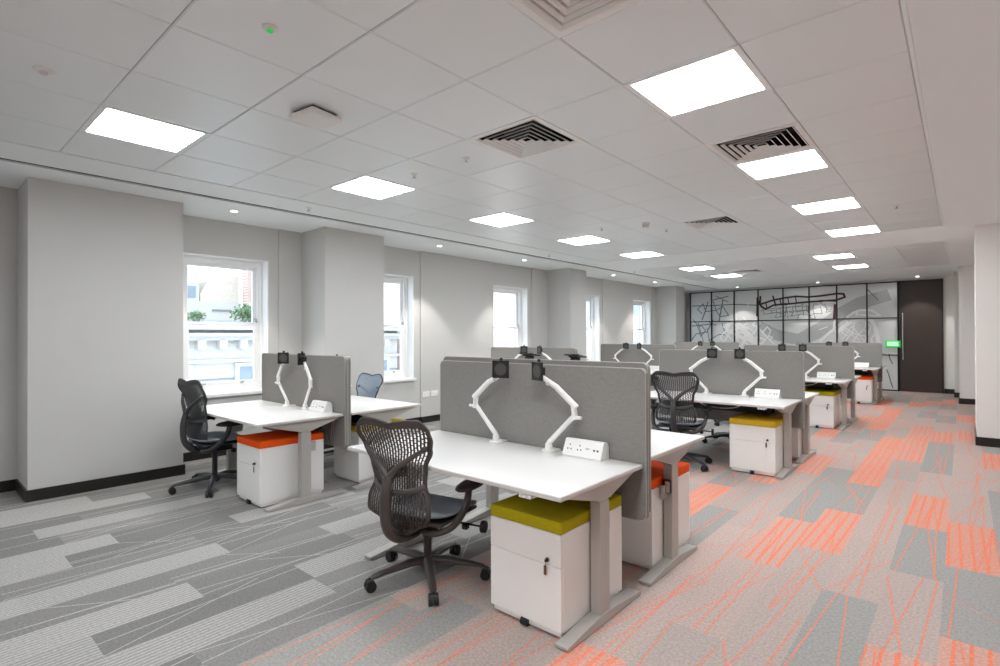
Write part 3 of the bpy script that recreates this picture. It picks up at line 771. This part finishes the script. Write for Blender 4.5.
# ------------------------------------------------------------------ benches
XC = {'R': -2.085, 'L': -4.935}
OFF = [0, 3.70, 7.13, 10.90]
YF, YR = 2.285, 3.125                                   # leg centres of front and rear desks of the first row
bench = {('R', 0): 'front aisle bench', ('R', 1): 'second aisle bench', ('R', 2): 'third aisle bench', ('R', 3): 'farthest aisle bench',
         ('L', 0): 'nearest window-side bench', ('L', 1): 'second window-side bench', ('L', 2): 'third window-side bench', ('L', 3): 'farthest window-side bench'}
DX = {('R', 0): -.035, ('R', 1): -.03, ('R', 2): -.10, ('R', 3): -.05, ('L', 0): .06, ('L', 1): .05, ('L', 2): -.08, ('L', 3): .0}
ADX = {('L', 0): -.07}
ARMS = {('R', 0): ('l', 'rt'), ('L', 0): ('lt', 'rs'), ('L', 1): ('l', 'rt'), ('L', 2): ('l', 'rt')}
for side in 'RL':
    for r in range(4):
        x, o, nm = XC[side], OFF[r], bench[side, r]
        KDF.place((x, YF+o, 0), 0, 'white-topped sit-stand desk on the near side of the %s' % nm, 'desk', 'bench desks')
        first = side == 'R' and r == 0
        dr = (KDA if first else KDR).place((x, YR+o, 0), PI, 'white-topped sit-stand desk on the far side of the %s, behind its screen' % nm, 'desk', 'bench desks')
        if first: ctl_desk = dr
        KSF.place((x+.012, YF+o+.35, 0), 0, 'grey fabric desk screen, near panel of the pair on the %s' % nm, 'desk screen', 'desk screens')
        (KSA if first else KSR).place((x+.014, YF+o+.383, 0), PI, 'grey fabric desk screen, far panel of the pair on the %s' % nm, 'desk screen', 'desk screens')
        la, ra = ARMS.get((side, r), ('l', 'r'))
        dx = DX[side, r]
        ya = YF+o+.262
        KA[la].place((x-.145+dx, ya, HF), 0, 'left near-side white monitor arm with black plate on the %s' % nm, 'monitor arm', 'monitor arms')
        KA[ra].place((x+.272+ADX.get((side, r), 0)+dx, ya, HF), 0, 'right near-side white monitor arm with black plate on the %s' % nm, 'monitor arm', 'monitor arms')
        KB.place((x+.487+dx*.3, YF+o+.283, HF), 0, 'white desktop socket box against the screen of the %s' % nm, 'socket box', 'desktop socket boxes')
for side, r, kk, dxs in (('R', 0, 'flat', (-.145, .225)), ('L', 0, 'low', (.30,)), ('R', 1, 'low', (-.09, .22)), ('L', 1, 'low', (.05, .27))):
    for i, q in enumerate(dxs):
        which = '' if len(dxs) == 1 else (', left one' if i == 0 else ', right one')
        KA[kk].place((XC[side]+q+(.06 if kk == 'low' else -.04), YR+OFF[r]-.30, HR if kk == 'flat' else HF), PI, 'far-side monitor arm of the %s%s, plate peeking over screen' % (bench[side, r], which), 'monitor arm', 'monitor arms')
leg = [c for c in ctl_desk.children if c.name.split('.')[0] == 'leg' and c.data.vertices[0].co.x < 0][0]
cb = MB().box(-.764, -.714, .046, .075, .45, .53, .004, 1); cbo = cb.build('control_box', M['black'], leg)
MB().box(-.761, -.731, .075, .0765, .455, .525).build('control_face', M['chrome'], cbo)
# drawer pedestals
KP['olive'].place((-1.6025, 2.287, 0), 0, 'white drawer pedestal with an olive-green cushion under the front aisle desk', 'drawer pedestal', 'drawer pedestals')
KP['orange'].place((-4.515, 2.235, 0), 0, 'white drawer pedestal with orange cushion under the nearest window-side desk', 'drawer pedestal', 'drawer pedestals')
KP['orange'].place((-1.6025, 3.225, 0), PI, 'white drawer pedestal with orange cushion seen from its back under the front bench', 'drawer pedestal', 'drawer pedestals')
KP['yellow'].place((-4.515, 3.17, 0), PI, 'white drawer pedestal with mustard cushion on the far side of the window-side bench', 'drawer pedestal', 'drawer pedestals')
KP['yellow'].place((-1.6025, 2.287+OFF[1]-.03, 0), 0, 'white drawer pedestal with mustard-yellow cushion under the second aisle desk', 'drawer pedestal', 'drawer pedestals')
KP['yellow'].place((-1.6025, 3.20+OFF[1], 0), PI, 'white drawer pedestal of the second aisle bench, a white strip between its grey legs', 'drawer pedestal', 'drawer pedestals')
KP['olive'].place((-1.66, 2.287+OFF[2], 0), 0, 'white drawer pedestal with olive-yellow cushion under the third aisle desk', 'drawer pedestal', 'drawer pedestals')
KP['orange'].place((-1.6025, 2.287+OFF[3], 0), 0, 'white drawer pedestal with orange cushion under the farthest aisle desk', 'drawer pedestal', 'drawer pedestals')
# loose white cables looping under two desk tops
for i, (x, y, nm) in enumerate(((-2.02, 5.83, 'second'), (-1.95, 9.26, 'third'))):
    cb = MB(); cb.tube(spline([(x-.22, y+.02, .685), (x-.10, y, .635), (x+.05, y, .62), (x+.2, y, .635), (x+.30, y+.02, .685)], 8), .005, 8)
    tag(cb.build('white_cable', M['wcable'], None, True), 'white cable looping down under the top of the %s aisle desk' % nm, 'cable')
# wall sockets
so = empty('wall_socket'); MB().box(0, .008, -.073, .073, -.043, .043, .003, 1).build('plate', M['socketbox'], so)
for yy in (-.034, .034): MB().box(.0075, .0088, yy-.006, yy+.006, -.012, .012).build('socket_holes', M['armgrey'], so)
KW = Kind(so)
KW.place((WX, 5.68, .46), 0, 'white double wall socket under the second window, nearer the window bench', 'wall socket', 'wall sockets')
KW.place((WX, 5.86, .46), 0, 'white double wall socket, the right one of the pair below the second window', 'wall socket', 'wall sockets')

# ------------------------------------------------------------------ glass partition with the street map, and the door
YG = 16.36
MX = [-6.40, -5.75, -5.09, -4.43, -3.78, -3.14, -2.50, -1.84, -1.205]
MZ = [.02, .89, 1.815, 2.71]
gp = empty('glass_partition', (0, YG, 0)); tag(gp, 'black framed glass partition with a white and grey street map across the far wall', 'glass partition')
for i in range(8):
    for j in range(3): MB().box(MX[i]+.01, MX[i+1]-.01, .012, .024, MZ[j]+.008, MZ[j+1]-.008).build('glass_panel', M['mapglass'], gp)
for i, x in enumerate(MX): MB().box(x-.016, x+.016, -.02, .04, 0, 2.722).build('mullion', M['bframe'], gp)
for z in (.012, .89, 1.815, 2.708): MB().box(MX[0], MX[-1], -.015, .035, z-.013, z+.013).build('transom', M['bframe'], gp)
YS = .0108; LAY = [0]
def strip(m, pts, w, y=YS):
    for a, b in zip(pts, pts[1:]):
        a = Vector((a[0], 0, a[1])); b = Vector((b[0], 0, b[1])); d = b-a
        if d.length < 1e-4: continue
        n = Vector((-d.z, 0, d.x)).normalized()*w/2; e = d.normalized()*w*.3
        q = [a-e+n, a-e-n, b+e-n, b+e+n]; LAY[0] += 1; yy = y-1.2e-5*LAY[0]
        m.quad(*[(p.x, yy, p.z) for p in q])
MAP_POLY = {'river': [(0, [(-4.387, 1.809), (-3.866, 1.528), (-3.417, 1.436), (-2.935, 1.735), (-2.519, 2.081), (-2.075, 2.349), (-1.424, 2.542), (-1.325, 2.262), (-1.736, 2.129), (-2.165, 1.938), (-2.476, 1.683), (-2.891, 1.314), (-3.176, 1.151), (-3.566, 1.148), (-4.022, 1.258), (-4.388, 1.545)])], 'grey': [(0.027999999999999997, [(-6.355, 2.313), (-5.741, 2.301), (-5.1, 2.311), (-4.438, 2.26)]), (0.034999999999999996, [(-6.047, 1.869), (-5.954, 2.113), (-5.861, 2.416)]), (0.034999999999999996, [(-5.536, 1.828), (-5.416, 2.456)]), (0.027999999999999997, [(-5.681, 2.481), (-5.27, 2.557)]), (0.020999999999999998, [(-5.621, 2.587), (-5.271, 2.389)]), (0.027999999999999997, [(-6.359, 1.689), (-5.745, 1.741)]), (0.027999999999999997, [(-6.361, 1.253), (-6.235, 1.439), (-5.897, 1.499), (-5.714, 1.862)]), (0.020999999999999998, [(-6.171, 1.81), (-5.99, 1.13)]), (0.020999999999999998, [(-5.896, 1.621), (-5.808, 1.132)]), (0.013999999999999999, [(-4.331, 2.146), (-3.17, 2.186)]), (0.013999999999999999, [(-4.121, 2.025), (-3.17, 2.077)]), (0.013999999999999999, [(-3.17, 2.186), (-3.148, 1.831)]), (0.013999999999999999, [(-3.71, 2.235), (-3.662, 1.871)]), (0.013999999999999999, [(-3.314, 2.258), (-3.277, 1.916)]), (0.013999999999999999, [(-2.885, 2.282), (-2.701, 2.061), (-2.609, 2.084)]), (0.020999999999999998, [(-1.859, 2.595), (-1.61, 2.275)])], 'white': [(0.08000000000000002, [(-5.333, 1.674), (-5.074, 1.859), (-4.934, 1.727), (-4.417, 1.142)]), (0.064, [(-5.286, 1.703), (-5.322, 1.524), (-4.936, 1.374), (-4.391, 1.085)]), (0.08000000000000002, [(-5.148, 1.802), (-4.714, 1.373), (-4.471, 1.113)]), (0.072, [(-5.1, 2.263), (-5.046, 1.847), (-5.025, 1.61), (-5.006, 0.961)]), (0.05600000000000001, [(-4.938, 0.991), (-4.769, 1.373)]), (0.04000000000000001, [(-4.415, 1.602), (-4.23, 1.372), (-4.023, 1.145)]), (0.08800000000000001, [(-2.5, 1.462), (-2.365, 1.603), (-2.166, 1.74), (-1.949, 1.787), (-1.759, 1.783), (-1.676, 1.619), (-1.636, 1.415), (-1.596, 1.162)]), (0.05600000000000001, [(-2.275, 1.863), (-2.121, 1.978), (-1.969, 2.035), (-1.736, 2.017), (-1.571, 1.88)]), (0.04000000000000001, [(-2.078, 1.925), (-1.613, 1.871)]), (0.04000000000000001, [(-2.055, 2.028), (-2.061, 1.893)]), (0.04000000000000001, [(-1.842, 2.03), (-1.83, 1.877)]), (0.048, [(-2.543, 1.843), (-2.576, 1.526), (-2.891, 1.234)]), (0.024, [(-3.509, 2.465), (-2.978, 2.459)]), (0.024, [(-2.932, 2.3), (-2.518, 2.255)]), (0.024, [(-2.389, 1.262), (-2.166, 1.626), (-1.889, 1.212)]), (0.024, [(-2.343, 1.524), (-1.996, 1.263)])], 'red': [(0.05, [(-4.41, 2.339), (-4.331, 2.204), (-4.226, 2.142), (-4.016, 2.248), (-3.76, 2.254), (-3.169, 2.295), (-2.495, 2.317), (-2.316, 2.387), (-2.346, 2.468), (-2.494, 2.486), (-2.884, 2.443)]), (0.05, [(-2.884, 2.443), (-3.168, 2.431), (-3.46, 2.463), (-3.759, 2.433), (-4.015, 2.39), (-4.384, 2.28), (-4.447, 2.41)]), (0.05, [(-4.447, 2.468), (-4.461, 1.949)]), (0.05, [(-4.367, 2.504), (-4.384, 2.292)]), (0.04, [(-4.04, 2.504), (-3.965, 2.218)]), (0.03, [(-3.469, 2.446), (-3.446, 2.263)]), (0.07, [(-2.532, 2.187), (-2.556, 1.833)]), (0.03, [(-4.224, 2.331), (-4.194, 2.141)]), (0.03, [(-3.861, 2.416), (-3.831, 2.257)]), (0.025, [(-3.658, 2.428), (-3.634, 2.26)]), (0.04, [(-2.885, 2.32), (-2.495, 2.286)])], 'grey_blocks': [(-4.384, -2.476, 1.789, 2.338, 0.1, 0.136, 0.0144, 0.75), (-6.354, -5.164, 1.136, 2.563, 0.35, 0.264, 0.024, 0.55), (-1.454, -1.3, -0.229, 0.963, 0.3, 0.128, 0.024, 0.8)], 'white_blocks': [(-5.565, -4.024, 0.918, 1.949, -0.62, 0.17, 0.035, 0.75), (-2.475, -1.577, 0.961, 1.868, -0.45, 0.17, 0.03, 0.72), (-3.173, -2.48, 1.051, 1.696, 0.5, 0.2, 0.02, 0.4), (-3.964, -3.365, 1.809, 2.274, 0.0, 0.16, 0.015, 0.3), (-5.042, -4.602, 1.895, 2.438, 0.4, 0.16, 0.02, 0.35)]}
for key, nm, mk, y in (('river', 'river_band', 'river', .0115), ('grey', 'grey_streets', 'mapgrey', .0105), ('white', 'white_streets', 'mapwhite', .0055), ('red', 'red_route', 'mapred', -.004)):
    m = MB(); LAY[0] = 0
    for wdt, pts in MAP_POLY[key]:
        if wdt == 0:
            m.bm.faces.new(m._pts([(p[0], y, p[1]) for p in pts]))
        else: strip(m, pts, wdt, y)
    # street blocks filling an area: jittered grid of short streets
    rg = random.Random({'river': 1, 'grey': 2, 'white': 3, 'red': 4}[key])
    for (x0, x1, z0, z1, ang, cell, wdt, keep) in MAP_POLY.get(key+'_blocks', []):
        ca, sa = math.cos(ang), math.sin(ang); cx, cz = (x0+x1)/2, (z0+z1)/2
        n = int(max(x1-x0, z1-z0)/cell)+2; pt = {}
        for i in range(-n, n+1):
            for j in range(-n, n+1):
                u, v = (i+rg.uniform(-.3, .3))*cell, (j+rg.uniform(-.3, .3))*cell
                pt[i, j] = (cx+u*ca-v*sa, cz+u*sa+v*ca)
        ok = lambda p: ((p[0]-cx)/((x1-x0)/2))**2+((p[1]-cz)/((z1-z0)/2))**2 < 1.0
        for i in range(-n, n):
            for j in range(-n, n):
                for q in ((i+1, j), (i, j+1)):
                    if ok(pt[i, j]) and ok(pt[q]) and rg.random() < keep: strip(m, [pt[i, j], pt[q]], wdt, y)
    m.build(nm, M[mk], gp)
bk = empty('booking_panel', (-1.315, YG-.022, 1.165)); tag(bk, 'small green-lit room booking display on the glass beside the dark door', 'display')
MB().box(-.155, .155, 0, .022, -.085, .085, .006, 2).build('green_surround', M['green_led'], bk); MB().box(-.115, .115, -.003, .002, -.052, .058).build('display', M['green_screen'], bk)
dr = struct(empty('door_1', (-.775, YG, 0)))
MB().box(-.405, .405, 0, .045, .01, 2.70).build('leaf', M['door'], dr)
fr = MB().box(-.43, -.405, -.02, .05, 0, 2.722).box(.405, .43, -.02, .05, 0, 2.722).box(-.43, .43, -.02, .05, 2.70, 2.722); fr.build('door_frame', M['bframe'], dr)
hb = MB().cyl((-.335, -.06, .78), (-.335, -.06, 1.93), .014).cyl((-.335, -.06, .95), (-.335, .0, .95), .009).cyl((-.335, -.06, 1.76), (-.335, .0, 1.76), .009); hb.build('pull_handle', M['chrome'], dr, True)
MB().box(.0, .06, -.004, .0, 1.02, 1.08).build('lock_plate', M['tray'], dr)

# ------------------------------------------------------------------ outside the windows
b1 = empty('stucco_building', (-17, 0, 0)); tag(b1, 'white stucco building with cornice and slate roof across the street, seen through the windows', 'building')
MB().box(-3, 0, -6, 13.2, -9, 1.70).build('facade', M['stucco'], b1)
MB().box(-.1, .35, -6.1, 13.3, 1.42, 1.52).box(-.1, .22, -6.1, 13.3, 1.30, 1.42).box(-.1, .5, -6.2, 13.4, 1.62, 1.74).box(-.05, .12, -6, 13.25, .62, .72).build('cornice', M['stucco'], b1)
MB().prism([(.2, 1.74), (-2.4, 2.0), (-2.4, 1.74)], 'y', -6.1, 13.3).build('roof', M['slate'], b1)
MB().box(.32, .42, -6.1, 13.3, 1.75, 1.83).build('gutter', M['slate'], b1)
for k in range(30): MB().box(0, .28, -5+k*.6, -4.78+k*.6, 1.04, 1.30).build('bracket', M['stucco'], b1)
for k in range(8):
    y = -4.75+k*2.35; wf = MB().box(-.02, .10, y-.08, y+1.05, -1.6, .60).build('window_surround', M['stucco'], b1)
    MB().box(.05, .11, y+.05, y+.92, -1.5, .48).build('pane', M['outglass'], wf)
MB().box(.02, .05, -6, 13.2, -.55, -.5).box(.02, .05, -6, 13.2, .1, .14).build('string_course', M['slate'], b1)
b2 = empty('tan_building', (-25, 0, 0)); tag(b2, 'pale tan brick gable house behind the white building, seen through the nearest window', 'building')
MB().prism([(8.75, -9), (8.75, 3.3), (9.1, 3.9), (10.4, 4.2), (10.4, -9)], 'x', -3, 0).build('gable_wall', M['brick_tan'], b2)
MB().box(0, .1, 7.9, 10.45, -9, 2.95).build('lower_wall', M['stucco'], b2); MB().box(-2.9, .05, 6.4, 8.7, -9, 4.4).build('side_wall', M['stucco'], b2)
MB().box(.04, .08, 8.25, 8.55, 3.1, 3.6).build('pane', M['outglass'], b2); MB().box(.09, .16, 9.2, 10.0, 2.55, 2.62).build('ledge', M['slate'], b2)
b3 = empty('red_brick_building', (-24.3, 0, 0)); tag(b3, 'pale red brick building with stone bands at the right of the nearest window view', 'building')
MB().box(-.6, 0, 10.5, 12.6, -9, 7).build('wall', M['brick_red'], b3); MB().box(-.02, .1, 10.48, 12.7, 2.75, 2.95).box(-.02, .1, 10.48, 12.7, 4.6, 4.8).build('stone_band', M['stucco'], b3)
b4 = empty('corner_building', (-15, 0, 0)); tag(b4, 'pinkish rendered building along the street, seen through the farther windows', 'building')
pink = mat('pinkish_render', (232, 214, 208), .9, spec=.1, noise=.03, scale=2)
MB().box(-4, 0, 13.6, 40, -9, 9).build('wall', pink, b4)
for k in range(7):
    y = 15.0+k*3.5
    for z in (-1.2, 2.6): 
        wf = MB().box(-.02, .12, y-.12, y+1.5, z-.1, z+2.3).build('window_surround', M['stucco'], b4); MB().box(.08, .13, y, y+1.38, z, z+2.2).build('pane', M['outglass'], wf)
def shrub(x, y, z, r, lab, seed):
    rg = random.Random(seed); m = MB()
    for k in range(420):
        th, ph = rg.uniform(0, 2*PI), math.acos(rg.uniform(-1, 1)); q = r*rg.uniform(.35, 1)
        c = Vector((q*math.sin(ph)*math.cos(th), 1.4*q*math.sin(ph)*math.sin(th), q*math.cos(ph)*.8+r*.75))
        n = Vector((rg.uniform(-1, 1), rg.uniform(-1, 1), rg.uniform(-1, 1))).normalized(); a = n.orthogonal().normalized()*r*.16; b_ = n.cross(a)*.6
        m.quad(c-a, c-b_, c+a, c+b_)
    s_ = empty('roof_shrub', (x, y, z)); m.build('foliage', M['leaf'], s_); MB().lathe((0, 0, 0), [(r*.28, 0), (r*.36, r*.3), (r*.3, r*.32)], 14).build('pot', M['stucco'], s_)
    tag(s_, lab, 'shrub')
shrub(-17.9, 7.72, 1.87, .40, 'green shrub on the roof opposite, by the right side of the nearest window', 1)
shrub(-18.2, 6.25, 1.90, .22, 'low shrub on the slate roof opposite, at the left of the nearest window', 2)
st = MB().box(-60, -7.3, -20, 60, -9.2, -9).build('street', mat('street_asphalt', (150, 150, 150), .9, noise=.05)); st['kind'] = 'structure'
